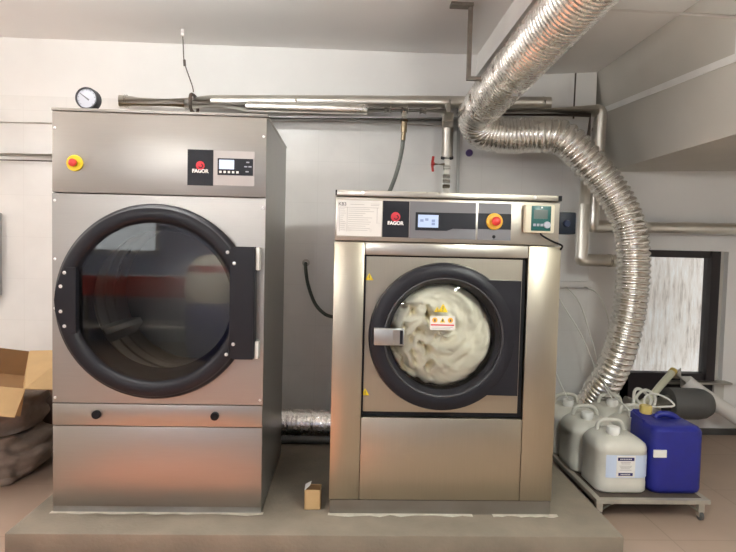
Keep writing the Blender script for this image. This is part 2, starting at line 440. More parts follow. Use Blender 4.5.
# door
lathe.cap = False
dd = obj('door', lathe(B(), [(.450, .0), (.453, -.03), (.445, -.05), (.428, -.062), (.390, -.064), (.379, -.058), (.372, -.046), (.364, -.03), (.356, .0), (.356, .02), (.450, .02)], (CX, 0, CZd), 'Y', 96, True), 'black', DR, 'black door ring')
obj('trim_ring', lathe(B(), [(.439, -.0525), (.435, -.058), (.431, -.0605), (.435, -.052)], (CX, -.001, CZd), 'Y', 96, True), 'rubber', dd)
obj('inner_bezel', lathe(B(), [(.361, -.02), (.343, .02), (.334, .10), (.346, .10), (.354, .02), (.369, -.02)], (CX, 0, CZd), 'Y', 96, True), 'rubber', dd)
lathe.cap = True
obj('door_glass', lathe(B(), [(.0001, -.034), (.368, -.034)], (CX, 0, CZd), 'Y', 96), 'glass_dark', dd)
b = B(); prism(b, [(.092, .865), (.138, .865), (.138, 1.165), (.092, 1.165), (.062, 1.105), (.047, 1.055), (.043, 1.014), (.047, .965), (.062, .915)], -.070, -.02)
obj('handle_mount', b, 'black', dd)
b = B(); prism(b, [(.825, 1.262), (.850, 1.277), (.945, 1.277), (.945, .757), (.850, .757), (.825, .775), (.838, .83), (.838, 1.205)], -.072, -.0)
bmesh.ops.bevel(b, geom=[e for e in b.edges], offset=.006, segments=2, affect='EDGES')
hb = obj('hinge_block', b, 'black', dd)
for z0, z1 in ((1.17, 1.275), (.757, .84)):
    obj('hinge_leaf', box(B(), .945, .962, -.05, .0, z0, z1, .003), 'paper', dd, 'white hinge leaf')
for x, z in ((.089, 1.140), (.072, 1.078), (.072, .964), (.089, .897)):
    obj('bolt', lathe(B(), [(.0001, -.006), (.006, -.005), (.0085, 0), (.0001, 0)], (x, -.070, z), 'Y', 12), 'bolt', dd, 'bright bolt head')
for x, z in ((.820, 1.250), (.851, 1.200), (.851, .828), (.820, .780)):
    obj('bolt', lathe(B(), [(.0001, -.006), (.006, -.005), (.0085, 0), (.0001, 0)], (x, -.072, z), 'Y', 12), 'bolt', dd, 'bright bolt head')
# drum
lathe.cap = False
dm = obj('drum', lathe(B(), [(.36, .06), (.375, .05), (.40, .10), (.41, .12), (.41, .64), (.39, .67), (.0001, .68)], (CX, 0, CZd), 'Y', 72), 'steel_plain', DR, 'steel drum')
for y in (.16, .28, .40, .52):
    lathe.cap = False
    obj('drum_rib', lathe(B(), [(.410, y - .008), (.402, y), (.410, y + .008)], (CX, 0, CZd), 'Y', 72), 'steel_plain', dm)
lathe.cap = True
M['backplate'] = mat('drum_back', (.20, .20, .20), .45, .8)
obj('back_plate', disc((CX, .665, CZd), .40, .004, 64), 'backplate', dm)
lathe.cap = True
for a in (60, 180, 300):
    a = math.radians(a); b = B()
    prism(b, [(-.05, .0), (.05, .0), (.015, .07), (-.015, .07)], .13, .63)
    rot = Matrix.Rotation(a, 4, 'Y'); bmesh.ops.translate(b, vec=(0, 0, -.408), verts=b.verts)
    bmesh.ops.transform(b, matrix=Matrix.Translation((CX, 0, CZd)) @ rot, verts=b.verts)
    obj('lifter', b, 'steel_plain', dm)
# logo, display, stop
def logo(parent, x0, x1, z0, z1, y, cx, cz, r, tz, ts):
    p = obj('logo_plate', flat(x0, x1, z0, z1, y, .003), 'plate', parent, 'black plate with red round emblem')
    obj('emblem', disc((cx, y - .003, cz), r, .0012), 'logored', p)
    b = B(); tube(b, [(cx + math.cos(t) * r * .48 + .1 * r, y - .0046, cz + math.sin(t) * r * .42 - .1 * r) for t in [math.radians(-160 + k * 14) for k in range(18)]], r * .12, 6)
    obj('emblem_curl', b, 'plate', p)
    lettering('lettering', 'FAGOR', cx, y - .0035, tz, ts, 'white', p, bold=.0012)
logo(DR, .617, .735, 1.556, 1.721, 0, .676, 1.648, .020, 1.622, .0225)
ov = obj('display_panel', flat(.736, .925, 1.560, 1.719, 0, .002), 'lilac', DR)
db = obj('display', flat(.756, .919, 1.607, 1.684, -.002, .004), 'plate', DR, 'small display with lit screen')
obj('screen', flat(.763, .832, 1.634, 1.677, -.006, .001), 'screen', db)
for k in range(5):
    obj('button', flat(.764 + k * .0195, .775 + k * .0195, 1.616, 1.626, -.006, .0015), 'paper', db)
for x, z in ((.895, 1.668), (.886, 1.648), (.905, 1.648), (.892, 1.625)):
    obj('key', flat(x - .007, x + .007, z - .003, z + .003, -.006, .001), 'icon', db)
es = obj('emergency_stop', disc((.104, 0, 1.642), .037, .008), 'yellow', DR, 'red stop button on round yellow base')
obj('push_button', lathe(B(), [(.0001, -.032), (.012, -.032), (.018, -.028), (.018, -.020), (.011, -.016), (.011, -.006), (.0001, -.006)], (.104, 0, 1.642), 'Y', 28), 'red', es)
obj('collar', lathe(B(), [(.0001, -.014), (.015, -.014), (.015, -.008), (.0001, -.008)], (.104, 0, 1.642), 'Y', 24), 'black', es)

# ------------------------------------------------------------------ washing machine
WM = thing('washing_machine', 'stainless steel front-loading washing machine filled with white laundry', 'washing machine', (1.845, .45, 0))
A0, A1 = 1.303, 2.387
b = B(); box(b, A0, A0 + .012, .012, .9, 0.07, 1.312); box(b, A1 - .012, A1, .012, .9, .07, 1.312); box(b, A0, A1, .888, .9, .07, 1.55)
box(b, A0, A1, .02, .9, .06, .075); box(b, A0 + .005, A1 - .025, .02, .9, 1.305, 1.315)
obj('cabinet', b, 'steel_warm', WM)
for x0, x1, nm in ((A0, 1.447, 'side_column'), (2.230, A1, 'side_column')):
    obj(nm, box(B(), x0, x1, 0, .03, .072, 1.312, .004), 'steel_warm', WM)
obj('header_strip', box(B(), 1.449, 2.228, .001, .03, 1.254, 1.312, .003), 'steel_plain', WM)
obj('lower_panel', box(B(), 1.449, 2.228, .001, .03, .072, .474, .003), 'steel_warm', WM)
obj('kick_plate', box(B(), A0 + .004, A1 - .004, .006, .9, 0, .068), 'kick', WM)
b = B(); box(b, 1.449, 1.456, .004, .05, .476, 1.252); box(b, 2.209, 2.228, .026, .05, .476, 1.252); box(b, 1.449, 2.228, .03, .05, .476, .497); box(b, 1.449, 2.228, .03, .05, 1.245, 1.252)
obj('shadow_gap', b, 'black2', WM)
WCX, WCZ = 1.828, .871
dp = obj('door_panel', panel_hole(B(), 1.458, 2.209, .498, 1.246, WCX, WCZ, .30, .022, .04), 'steel_warm', WM)
# upper control console
cs = obj('control_console', box(B(), 1.305, 2.368, -.012, .60, 1.318, 1.522, .004), 'steel_plain', WM)
tb = obj('top_rail', box(B(), 1.305, 2.368, -.03, .62, 1.526, 1.552, .003), 'steel_plain', WM)
for x0, x1 in ((1.3045, 1.312), (2.352, 2.3685)): obj('end_cap', box(B(), x0, x1, -.032, .0, 1.527, 1.551), 'black2', tb)
for x in (1.43, 2.24): obj('screw', lathe(B(), [(.0001, -.005), (.007, -.003), (.009, 0), (.0001, 0)], (x, -.03, 1.540), 'Y', 12), 'bolt', tb)
Y0 = -.012
nt_ = obj('notice_sheet', flat(1.314, 1.523, 1.340, 1.506, Y0, .0015), 'paper', WM, 'white printed notice sheet')
lettering('lettering', 'KB3', 1.338, Y0 - .0018, 1.487, .022, 'inkdark', nt_, bold=.0003)
b = B()
for (x0, x1, z0, z1) in ((1.375, 1.44, 1.486, 1.488), (1.47, 1.51, 1.483, 1.485), (1.47, 1.512, 1.490, 1.4915), (1.325, 1.51, 1.472, 1.474), (1.325, 1.327, 1.36, 1.472), (1.36, 1.362, 1.36, 1.472), (1.50, 1.502, 1.40, 1.472)): box(b, x0, x1, Y0 - .0022, Y0 - .0015, z0, z1)
for k in range(11):
    z = 1.464 - k * .0098
    box(b, 1.366, 1.366 + random.uniform(.06, .13), Y0 - .0022, Y0 - .0015, z, z + .0018)
    box(b, 1.33, 1.33 + random.uniform(.01, .026), Y0 - .0022, Y0 - .0015, z, z + .0018)
obj('print_line', b, 'ink', nt_)
logo(WM, 1.527, 1.652, 1.338, 1.508, Y0, 1.588, 1.434, .022, 1.404, .0225)
g1 = obj('control_overlay', flat(1.654, 1.968, 1.336, 1.509, Y0, .002), 'grey', WM, 'grey control overlay with black band')
obj('band', prism(B(), [(1.682, 1.458), (1.968, 1.460), (1.968, 1.385), (1.86, 1.385), (1.83, 1.374), (1.682, 1.374)], Y0 - .0035, Y0 - .002), 'plate', g1)
sc_ = obj('screen', flat(1.694, 1.790, 1.388, 1.447, Y0 - .0035, .001), 'screen2', g1, 'lit blue-white screen')
b = B()
for x, z in ((1.712, 1.42), (1.735, 1.425), (1.766, 1.42), (1.766, 1.405)): box(b, x - .008, x + .008, Y0 - .0052, Y0 - .0045, z - .006, z + .006)
obj('screen_mark', b, 'screenink', sc_)
g2 = obj('stop_overlay', flat(1.978, 2.136, 1.336, 1.510, Y0, .002), 'grey', WM, 'grey overlay around the stop button')
obj('band', flat(1.978, 2.136, 1.387, 1.461, Y0 - .002, .0015), 'plate', g2)
es = obj('emergency_stop', lathe(B(), [(.0001, -.012), (.032, -.012), (.039, -.006), (.039, 0), (.0001, 0)], (2.055, Y0 - .0035, 1.424), 'Y', 32), 'amber2', WM, 'red stop button on amber base')
obj('push_button', lathe(B(), [(.0001, -.042), (.012, -.041), (.021, -.034), (.021, -.026), (.014, -.02), (.014, -.01), (.0001, -.01)], (2.057, Y0 - .0035, 1.424), 'Y', 28), 'red', es)
obj('keyhole', disc((2.056, Y0 - .002, 1.352), .008, .002, 16), 'black2', g2)
# door
lathe.cap = False
wd = obj('door', lathe(B(), [(.350, .02), (.354, -.012), (.348, -.032), (.334, -.042), (.289, -.046), (.278, -.040), (.270, -.026), (.262, -.012), (.253, -.002), (.253, .03), (.350, .03)], (WCX, 0, WCZ), 'Y', 96, True), 'black', WM, 'black round door ring')
obj('trim_ring', lathe(B(), [(.284, -.0465), (.279, -.050), (.274, -.0465), (.279, -.043)], (WCX, 0, WCZ), 'Y', 96, True), 'rubber', wd)
obj('seal', lathe(B(), [(.256, .0), (.254, .06), (.28, .10), (.295, .06), (.262, .0)], (WCX, 0, WCZ), 'Y', 72, True), 'rubber', wd)
lathe.cap = True
gp = [(.254, -.006), (.235, -.012), (.18, -.020), (.12, -.026), (.06, -.029), (.0001, -.030)]
lathe.cap = False
gl = obj('door_glass', lathe(B(), gp, (WCX, 0, WCZ), 'Y', 72), 'glass', wd)
lathe.cap = True
b = B(); prism(b, [(1.985, 1.148), (2.188, 1.146), (2.188, .599), (1.985, .601), (2.05, .70), (2.09, .80), (2.10, .871), (2.09, .94), (2.05, 1.05)], -.040, .022)
obj('hinge_block', b, 'black', wd)
hd = obj('handle', box(B(), 1.498, 1.638, -.066, -.040,   .834, .914, .004), 'galv', wd, 'steel door handle')
b = B(); box(b, 1.586, 1.632, -.068, -.066, .840, .908); obj('grip_recess', b, 'steel_plain', hd)
obj('grip_edge', box(B(), 1.618, 1.632, -.070, -.068, .842, .906), 'black', hd)
# warning stickers
def triangle(cx, cz, s, y, parent, nm='warning_sticker'):
    t = obj(nm, prism(B(), [(cx - s, cz - s * .8), (cx + s, cz - s * .8), (cx, cz + s * .9)], y - .001, y), 'yellow', parent, 'yellow warning triangle')
    b = B(); box(b, cx - s * .09, cx + s * .09, y - .0016, y - .001, cz - s * .3, cz + s * .4); box(b, cx - s * .09, cx + s * .09, y - .0016, y - .001, cz - s * .62, cz - s * .45)
    obj('exclamation_mark', b, 'inkdark', t); return t
triangle(1.473, 1.148, .020, .022, WM); triangle(1.466, .592, .020, .022, WM)
triangle(1.822, 1.010, .024, -.028, wd); triangle(1.795, 1.003, .015, -.028, wd)
st = obj('pictogram_sticker', flat(1.763, 1.881, .906, .972, -.0285, .0012), 'paper', wd, 'white safety sticker with three symbols')
for k in range(3):
    cx = 1.785 + k * .037
    obj('symbol', prism(B(), [(cx - .013, .942), (cx + .013, .942), (cx, .966)] if k == 1 else [(cx + math.cos(a) * .0125, .953 + math.sin(a) * .0125) for a in [2 * PI * q / 16 for q in range(16)]], -.0305, -.0297), 'amber' if k != 1 else 'yellow', st)
    obj('symbol_mark', box(B(), cx - .004, cx + .004, -.0312, -.0305, .946, .958), 'inkdark', st)
b = B(); box(b, 1.767, 1.877, -.0305, -.0297, .927, .933)
obj('red_line', b, 'logored', st)
b = B(); box(b, 1.77, 1.87, -.0305, -.0297, .919, .9215); box(b, 1.77, 1.86, -.0305, -.0297, .912, .9145)
obj('print_line', b, 'ink', st)
lathe.cap = False
obj('drum', lathe(B(), [(.28, .10), (.30, .13), (.31, .16), (.31, .6), (.0001, .62)], (WCX, 0, WCZ), 'Y', 48), 'perf', WM)
lathe.cap = True
# the laundry: a lumpy swirled mass pressed against the glass
from mathutils import noise
b = B(); NR, NA = 40, 110; rings = []
cv = None
for i in range(NR + 1):
    rr = .250 * i / NR; ring = []
    for k in range(NA):
        a = 2 * PI * k / NA; sw = a + (1 - i / NR) * 1.3
        x, z = math.cos(a) * rr, math.sin(a) * rr
        p = Vector((math.cos(sw) * rr * 9, math.sin(sw) * rr * 9, 3.3))
        h = noise.noise(Vector((math.cos(sw) * 1.2, math.sin(sw) * 1.2, rr * 20))) * .024 + noise.noise(p * 1.4) * .022 + abs(noise.noise(p * 2.6)) * .018 + noise.noise(p * 5) * .005
        if x < -.02: h -= max(0, noise.noise(Vector((x * 26, z * 26, 9.1))) - .10) * .17 * min(1, -x / .06)
        ex = max(0, i / NR - .82) / .18
        ring.append((WCX + x, .036 - h + ex * ex * .04, WCZ + z))
    rings.append(ring)
cvt = b.verts.new((WCX, .03, WCZ)); vr = [[b.verts.new(p) for p in r] for r in rings[1:]]
for k in range(NA): b.faces.new((cvt, vr[0][k], vr[0][(k + 1) % NA]))
for r0, r1 in zip(vr, vr[1:]):
    for k in range(NA): b.faces.new((r0[k], r0[(k + 1) % NA], r1[(k + 1) % NA], r1[k]))
back = [b.verts.new((WCX + math.cos(2 * PI * k / NA) * .20, .34, WCZ + math.sin(2 * PI * k / NA) * .20)) for k in range(NA)]
for k in range(NA): b.faces.new((vr[-1][k], vr[-1][(k + 1) % NA], back[(k + 1) % NA], back[k]))
b.faces.new(back)
tag(obj('laundry_load', b, 'linen', angle=80), 'white swirling wet laundry seen through the washing machine door', 'laundry', kind='stuff')

# dosing controller, cable and isolator fixed on the washer
dc = thing('dosing_controller', 'small cream box with teal face and grey screen on the washer console', 'controller', (2.255, -.03, 1.372))
obj('housing', box(B(), 2.192, 2.332, -.050, Y0, 1.374, 1.508, .008), 'cream', dc)
fc = obj('face_plate', box(B(), 2.220, 2.312, -.056, -.048, 1.384, 1.500, .003), 'teal', dc, 'dark teal face plate')
obj('screen', box(B(), 2.230, 2.294, -.058, -.055, 1.440, 1.482), 'lcd', fc)
obj('dial', disc((2.292, -.056, 1.412), .016, .010, 24), 'icon', fc)
for k in range(3): obj('button', box(B(), 2.228 + k * .017, 2.240 + k * .017, -.0585, -.055, 1.405, 1.417), 'icon', fc)
obj('lamp', disc((2.266, -.056, 1.492), .004, .002, 12), 'white', fc)
b = B(); tube(b, smooth_path([(2.270, -.035, 1.376), (2.278, -.042, 1.362), (2.33, -.045, 1.335), (2.378, -.03, 1.318), (2.384, .0, 1.30)], .01), .0045, 8)
obj('cable', b, 'black2', dc, 'thin black cable')
iso = thing('isolator_switch', 'small dark navy box beside the washer console, left of the steel pipes', 'switch', (2.42, .1, 1.37))
obj('housing', box(B(), 2.374, 2.462, .02, .10, 1.375, 1.480, .006), 'navy', iso)
obj('knob', lathe(B(), [(.0001, -.010), (.015, -.010), (.018, 0), (.0001, 0)], (2.416, .02, 1.425), 'Y', 24), 'navyknob', iso)
obj('bracket', box(B(), 2.366, 2.40, .10, .12, 1.39, 1.46), 'black2', iso)

# ------------------------------------------------------------------ pipework
def pipe(name, pts, r, m, label, cat='pipe', elbow=.06, seg=18):
    return tag(obj(name, tube(B(), elbow_path(pts, elbow), r, seg), m), label, cat)
p1 = thing('insulated_pipe', 'thick silver-clad pipe running along the wall above the dryer', 'pipe', (0.9, 1.36, 2.2))
obj('cladding', tube(B(), [(-.225, 1.36, 2.258), (.4, 1.36, 2.278), (1.0, 1.36, 2.297), (1.9, 1.36, 2.323), (2.78, 1.36, 2.345)], .043, 24), 'jacket', p1)
for x in (-.19, .98, 2.05, 2.72): obj('band', tube(B(), [(x, 1.36, 2.258 + (x + .225) * .0295), (x + .014, 1.36, 2.2584 + (x + .225) * .0286)], .0455, 20), 'pipe', p1)
p2 = thing('clad_pipe', 'second silver-clad pipe just below, from dryer to hose tap', 'pipe', (1.0, 1.25, 2.2))
obj('cladding', tube(B(), [(.25, 1.25, 2.222), (.66, 1.25, 2.225), (1.07, 1.25, 2.228), (1.48, 1.25, 2.231)], .034, 24), 'jacket2', p2)
obj('end_ring', tube(B(), [(1.468, 1.25, 2.231), (1.484, 1.25, 2.231)], .036, 24), 'paintpipe', p2)
obj('bare_pipe', tube(B(), [(-.19, 1.25, 2.212), (.25, 1.25, 2.218)], .014, 12), 'brass', p2, 'thin tarnished pipe end')
obj('bare_pipe', tube(B(), [(1.48, 1.25, 2.229), (2.02, 1.25, 2.238)], .019, 12), 'pipe', p2)
for x in (1.62, 1.735, 1.86): obj('union', tube(B(), [(x - .022, 1.25, 2.233), (x + .022, 1.25, 2.2335)], .026, 8), 'pipe', p2)
tag(obj('grey_pipe', tube(B(), [(.1, 1.40, 2.162), (2.16, 1.40, 2.205)], .032, 18), 'paintpipe'), 'lowest grey pipe behind the hose tap, between dryer and foil duct', 'pipe')
ht = thing('hose_tap', 'brass hose fitting with grey hose hanging behind the washer', 'hose', (1.735, 1.25, 1.7))
obj('fitting', tube(B(), [(1.735, 1.25, 2.222), (1.735, 1.25, 2.17)], .017, 10), 'pipe', ht)
obj('coupling', tube(B(), [(1.735, 1.25, 2.17), (1.735, 1.25, 2.155), (1.734, 1.25, 2.154), (1.734, 1.25, 2.085), (1.733, 1.25, 2.084), (1.73, 1.25, 2.03)], lambda i: (.024, .024, .021, .021, .016, .016)[i], 12), 'brass', ht, 'brass coupling')
obj('hose', tube(B(), smooth_path([(1.731, 1.25, 2.04), (1.722, 1.25, 1.95), (1.695, 1.25, 1.82), (1.655, 1.25, 1.70), (1.60, 1.22, 1.58)]), .014, 10), 'hose', ht)
vp = thing('steam_pipe', 'short silver insulated vertical pipe with red handled valve above the washer', 'pipe', (2.045, 1.3, 1.56))
obj('insulation', tube(B(), [(2.043, 1.30, 2.235), (2.044, 1.30, 2.13), (2.045, 1.30, 2.03), (2.046, 1.30, 1.93)], .040, 24), 'pipe', vp)
obj('end_ring', tube(B(), [(2.046, 1.30, 1.935), (2.046, 1.30, 1.92)], .044, 18), 'black2', vp)
obj('pipe_run', tube(B(), [(2.046, 1.30, 1.93), (2.046, 1.30, 1.56)], .019, 12), 'pipe', vp)
for z in (1.86, 1.80, 1.765, 1.73): obj('union', tube(B(), [(2.046, 1.30, z + .011), (2.046, 1.30, z - .011)], .026, 8), 'pipe' if z > 1.75 else 'brass', vp)
vv = obj('valve_stem', tube(B(), [(2.03, 1.30, 1.882), (1.95, 1.30, 1.882)], .010, 10), 'brass', vp)
b = B(); tube(b, [(1.95, 1.30, 1.935), (1.945, 1.30, 1.90), (1.945, 1.30, 1.864), (1.95, 1.30, 1.83)], .009, 8); tube(b, [(1.957, 1.30, 1.882), (1.935, 1.30, 1.882)], .017, 10)
obj('valve_handle', b, 'red', vv, 'red valve handle')
obj('upper_elbow', tube(B(), elbow_path([(2.043, 1.30, 2.2), (2.043, 1.30, 2.27), (2.043, 1.36, 2.31)], .03), .022, 12), 'pipe', vp)
pipe('wall_conduit', [(2.152, 1.478, 2.32), (2.162, 1.478, 1.60)], .012, 'paintpipe', 'thin grey vertical conduit on the tiled wall behind the washer', 'conduit')
b = B(); lathe(b, [(.0001, -.02), (.022, -.02), (.026, -.012), (.026, 0), (.0001, 0)], (2.241, 1.499, 2.0), 'Y', 20)
tag(obj('wall_plug', b, 'purple'), 'small round purple plug on the tiled wall under the duct', 'plug')
# pipe that turns down behind the duct and runs on to the right over the window
bp = thing('foil_clad_pipe', 'silver-clad pipe bending down behind the duct then right above the window', 'pipe', (3.1, 1.33, 1.4))
obj('cladding', tube(B(), elbow_path([(2.12, 1.285, 2.250), (3.115, 1.285, 2.283), (3.085, 1.285, 1.475), (3.42, 1.40, 1.487), (3.62, 1.56, 1.493), (4.88, 1.56, 1.503)], .03), .044, 20), 'jacket', bp)
for z in (1.62, 2.15): obj('band', tube(B(), [(3.085 + (z - 1.475) * .037, 1.30, z), (3.0855 + (z - 1.475) * .037, 1.30, z + .016)], .0465, 20), 'pipe', bp)
obj('inner_pipe', tube(B(), [(2.10, 1.26, 2.222), (3.03, 1.26, 2.245), (3.025, 1.26, 2.10)], .014, 10), 'iron', bp)
lp = thing('elbowed_pipe', 'lower silver-clad pipe with square elbow left of the duct', 'pipe', (3.0, 1.28, 1.2))
obj('cladding', tube(B(), elbow_path([(3.012, 1.22, 2.0), (2.992, 1.22, 1.238), (3.25, 1.24, 1.238), (3.33, 1.64, 1.238)], .018), .043, 20), 'jacket', lp)
obj('band', tube(B(), [(3.19, 1.235, 1.238), (3.206, 1.2365, 1.238)], .046, 20), 'pipe', lp)
# left of the dryer
pipe('white_wall_pipe', [(-2.58, 1.44, 2.09), (.2, 1.44, 2.116)], .012, 'whitepipe', 'thin white pipe on the wall left of the dryer', 'pipe')
sp = thing('steel_wall_pipe', 'silver-clad horizontal pipe on the wall left of the dryer', 'pipe', (-.8, 1.42, 1.83))
obj('cladding', tube(B(), [(-2.58, 1.42, 1.868), (.3, 1.42, 1.884)], .034, 18), 'jacket', sp)
obj('underside_lip', tube(B(), [(-2.58, 1.40, 1.829), (.3, 1.40, 1.845)], .008, 8), 'iron', sp)
for x in (-1.4, -.3): obj('bracket', box(B(), x, x + .03, 1.42, 1.499, 1.86, 1.90), 'bracket', sp)
eb = thing('wall_cabinet', 'narrow grey electrical box at the far left wall edge', 'electrical box', (-1.32, 1.44, .88))
obj('housing', box(B(), -1.52, -1.112, 1.40, 1.4995, .885, 1.475, .006), 'paintpipe', eb)
obj('cover', box(B(), -1.50, -1.13, 1.392, 1.40, .905, 1.455, .003), 'pipe', eb)
# hangers
hg = thing('pipe_hanger', 'thin wire hanger from the ceiling holding the pipes above the dryer', 'hanger', (.33, 1.3, 2.2))
obj('rod', tube(B(), smooth_path([(.236, 1.22, 2.709), (.238, 1.235, 2.60), (.243, 1.25, 2.50), (.285, 1.29, 2.36), (.290, 1.30, 2.32)], .03), .004, 8), 'iron', hg)
obj('hook', tube(B(), [(.236, 1.22, 2.709), (.236, 1.22, 2.665)], .011, 8), 'whitepipe', hg)
obj('joint', tube(B(), [(.242, 1.247, 2.52), (.244, 1.252, 2.48)], .009, 8), 'iron', hg)
b = B(); tube(b, [(.292 + (.004 * math.sin(k)), 1.305 + math.cos(2 * PI * k / 16) * .105, 2.243 + math.sin(2 * PI * k / 16) * .06) for k in range(17)], .011, 8)
obj('clamp', b, 'iron', hg)
h2 = pipe('pipe_hanger', [(2.955, 1.36, 2.56), (2.952, 1.36, 2.24)], .006, 'iron', 'thin iron hanger rod under the beam, above the duct elbow', 'hanger')
h2.name = 'pipe_hanger'
# pressure gauge standing over the dryer top, on a pipe from the wall
pg = thing('pressure_gauge', 'round white-faced pressure gauge over the dryer top', 'gauge', (-.06, .6, 1.9))
GC = (-.066, .5, 2.060)
lathe.cap = False
obj('rim', lathe(B(), [(.052, -.012), (.058, -.012), (.060, -.004), (.060, .045), (.052, .05), (.0001, .05), (.0001, .0), (.052, .0)], GC, 'Y', 40), 'rubber', pg)
lathe.cap = True
dl = obj('dial', disc((GC[0], GC[1] - .001, GC[2]), .052, .002, 40), 'dial', pg)
b = B(); hull_box(b, [(GC[0] - .038, .496, GC[2] + .026), (GC[0] - .036, .496, GC[2] + .029), (GC[0] + .015, .496, GC[2] - .006), (GC[0] + .010, .496, GC[2] - .013)],
                  [(GC[0] - .038, .4945, GC[2] + .026), (GC[0] - .036, .4945, GC[2] + .029), (GC[0] + .015, .4945, GC[2] - .006), (GC[0] + .010, .4945, GC[2] - .013)])
obj('pointer', b, 'inkdark', dl)
b = B()
for k in range(11):
    a = math.radians(225 - 27 * k); c, s = math.cos(a), math.sin(a)
    x, z = GC[0] + c * .044, GC[2] + s * .044; box(b, x - .0018, x + .0018, .4955, .4968, z - .0018, z + .0018)
obj('scale_mark', b, 'inkdark', dl)
obj('stem', tube(B(), [(GC[0], .525, 2.0), (GC[0], .525, 1.94)], .010, 10), 'brass', pg)
obj('feed_pipe', tube(B(), elbow_path([(GC[0], .525, 1.95), (GC[0], .525, 1.915), (GC[0], 1.499, 1.915)], .03), .010, 10), 'pipe', pg)
# duct bracket from the ceiling
bk = thing('duct_bracket', 'rusty L-shaped steel hanger from the ceiling beside the foil duct', 'bracket', (2.12, .62, 2.2))
def sqbar(a, c, t=.014): return tube(B(), [a, c], t, 4)
BY = .66
obj('ceiling_plate', box(B(), 1.93, 2.06, BY - .03, BY + .03, 2.692, 2.7095), 'bracket', bk)
obj('drop_bar', box(B(), 2.036, 2.060, BY - .012, BY + .012, 2.285, 2.70), 'bracket', bk)
obj('support_arm', box(B(), 2.036, 2.19, BY - .014, BY + .014, 2.276, 2.296), 'bracket', bk)

# ------------------------------------------------------------------ foil duct
FD = thing('foil_duct', 'fat silver flexible foil duct sweeping down from the ceiling to the floor pipe', 'duct', (2.6, 1.0, 0))
straight = resample(smooth_path([(2.44, -3.4, 2.47), (2.34, -1.2, 2.40), (2.295, -.2, 2.335), (2.235, .80, 2.245), (2.215, 1.0, 2.215)], .03), .005)
def ridge(x): return abs(math.sin(x * PI)) ** .85 - .6
obj('straight_run', tube(B(), straight, lambda i: .127 + .007 * ridge(i * .005 / .030) + random.uniform(-.0006, .0006), 48, False), 'foil', FD, 'smooth crinkled foil run')
for q in (-31, -120):
    p = straight[q]; t = (straight[q + 1] - straight[q]).normalized()
    obj('tape_band', tube(B(), [p, p + t * .03], .1305, 48, False), 'foil', FD)
flexp = resample(smooth_path([(2.216, .97, 2.218), (2.195, 1.09, 2.165), (2.26, 1.16, 2.095), (2.42, 1.165, 2.068), (2.60, 1.14, 2.070), (2.74, 1.12, 2.064), (2.83, 1.10, 2.015), (2.94, 1.08, 1.90), (3.06, 1.06, 1.765), (3.165, 1.03, 1.60), (3.225, 1.0, 1.42), (3.25, 1.0, 1.22), (3.248, 1.0, 1.02), (3.230, 1.01, .82), (3.20, 1.04, .62), (3.175, 1.11, .45), (3.15, 1.25, .28), (3.14, 1.33, .14)], .01), .004)
phase = [0]
for i in range(1, len(flexp)):
    s_ = i * .004; phase.append(phase[-1] + .004 / (.028 if s_ < .62 else .044 if s_ < 1.15 else .037))
def fr(i):
    s_ = i * .004; f = min(1, max(0, (s_ - .05) / .2)); big = min(1, max(0, (s_ - .62) / .15))
    return .121 - .020 * min(1, max(0, (s_ - .2) / 1.3)) + (.007 + .010 * big) * f * ridge(phase[i])
obj('corrugated_run', tube(B(), flexp, fr, 48, False), 'foil2', FD, 'ribbed flexible foil run')
# floor duct between the machines
fdp = thing('floor_duct', 'silver foil-wrapped duct on the plinth behind the gap between machines', 'duct', (1.1, 1.1, 0))
q = resample([Vector((.6, 1.10, .105)), Vector((1.7, 1.10, .100))], .012)
obj('foil_wrap', tube(B(), q, lambda i: .088 + random.uniform(-.002, .002), 32), 'foil', fdp)
for x in (.99, 1.15): obj('tape_band', tube(B(), [(x, 1.10, .104), (x + .012, 1.10, .104)], .0915, 32), 'drumgrey', fdp)
tag(obj('floor_hose', tube(B(), smooth_path([(.7, .98, .026), (1.0, .985, .026), (1.15, .98, .028), (1.35, .985, .026), (1.7, .98, .026)]), .026, 12), 'drumgrey'), 'dark hose lying along the plinth before the foil-wrapped floor duct', 'hose')
# green hose from wall
gh = thing('wall_hose', 'dark green hose curving from a wall socket behind the washer', 'hose', (1.15, 1.45, .78))
obj('hose', tube(B(), smooth_path([(1.064, 1.48, 1.165), (1.066, 1.45, 1.13), (1.085, 1.43, 1.02), (1.135, 1.40, .89), (1.20, 1.36, .82), (1.27, 1.32, .795), (1.40, 1.30, .79)]), .0125, 10), 'hosedk', gh)
lathe.cap = False
obj('wall_rosette', lathe(B(), [(.014, -.02), (.026, -.018), (.028, -.0), (.012, -.0)], (1.064, 1.499, 1.168), 'Y', 20, True), 'pipe', gh)
lathe.cap = True
# conduit across beam and soffit
pipe('ceiling_conduit', [(2.30, .03, 2.447), (3.24, .03, 2.432)], .0085, 'whitepipe', 'thin white conduit crossing under the beam to the soffit', 'conduit')

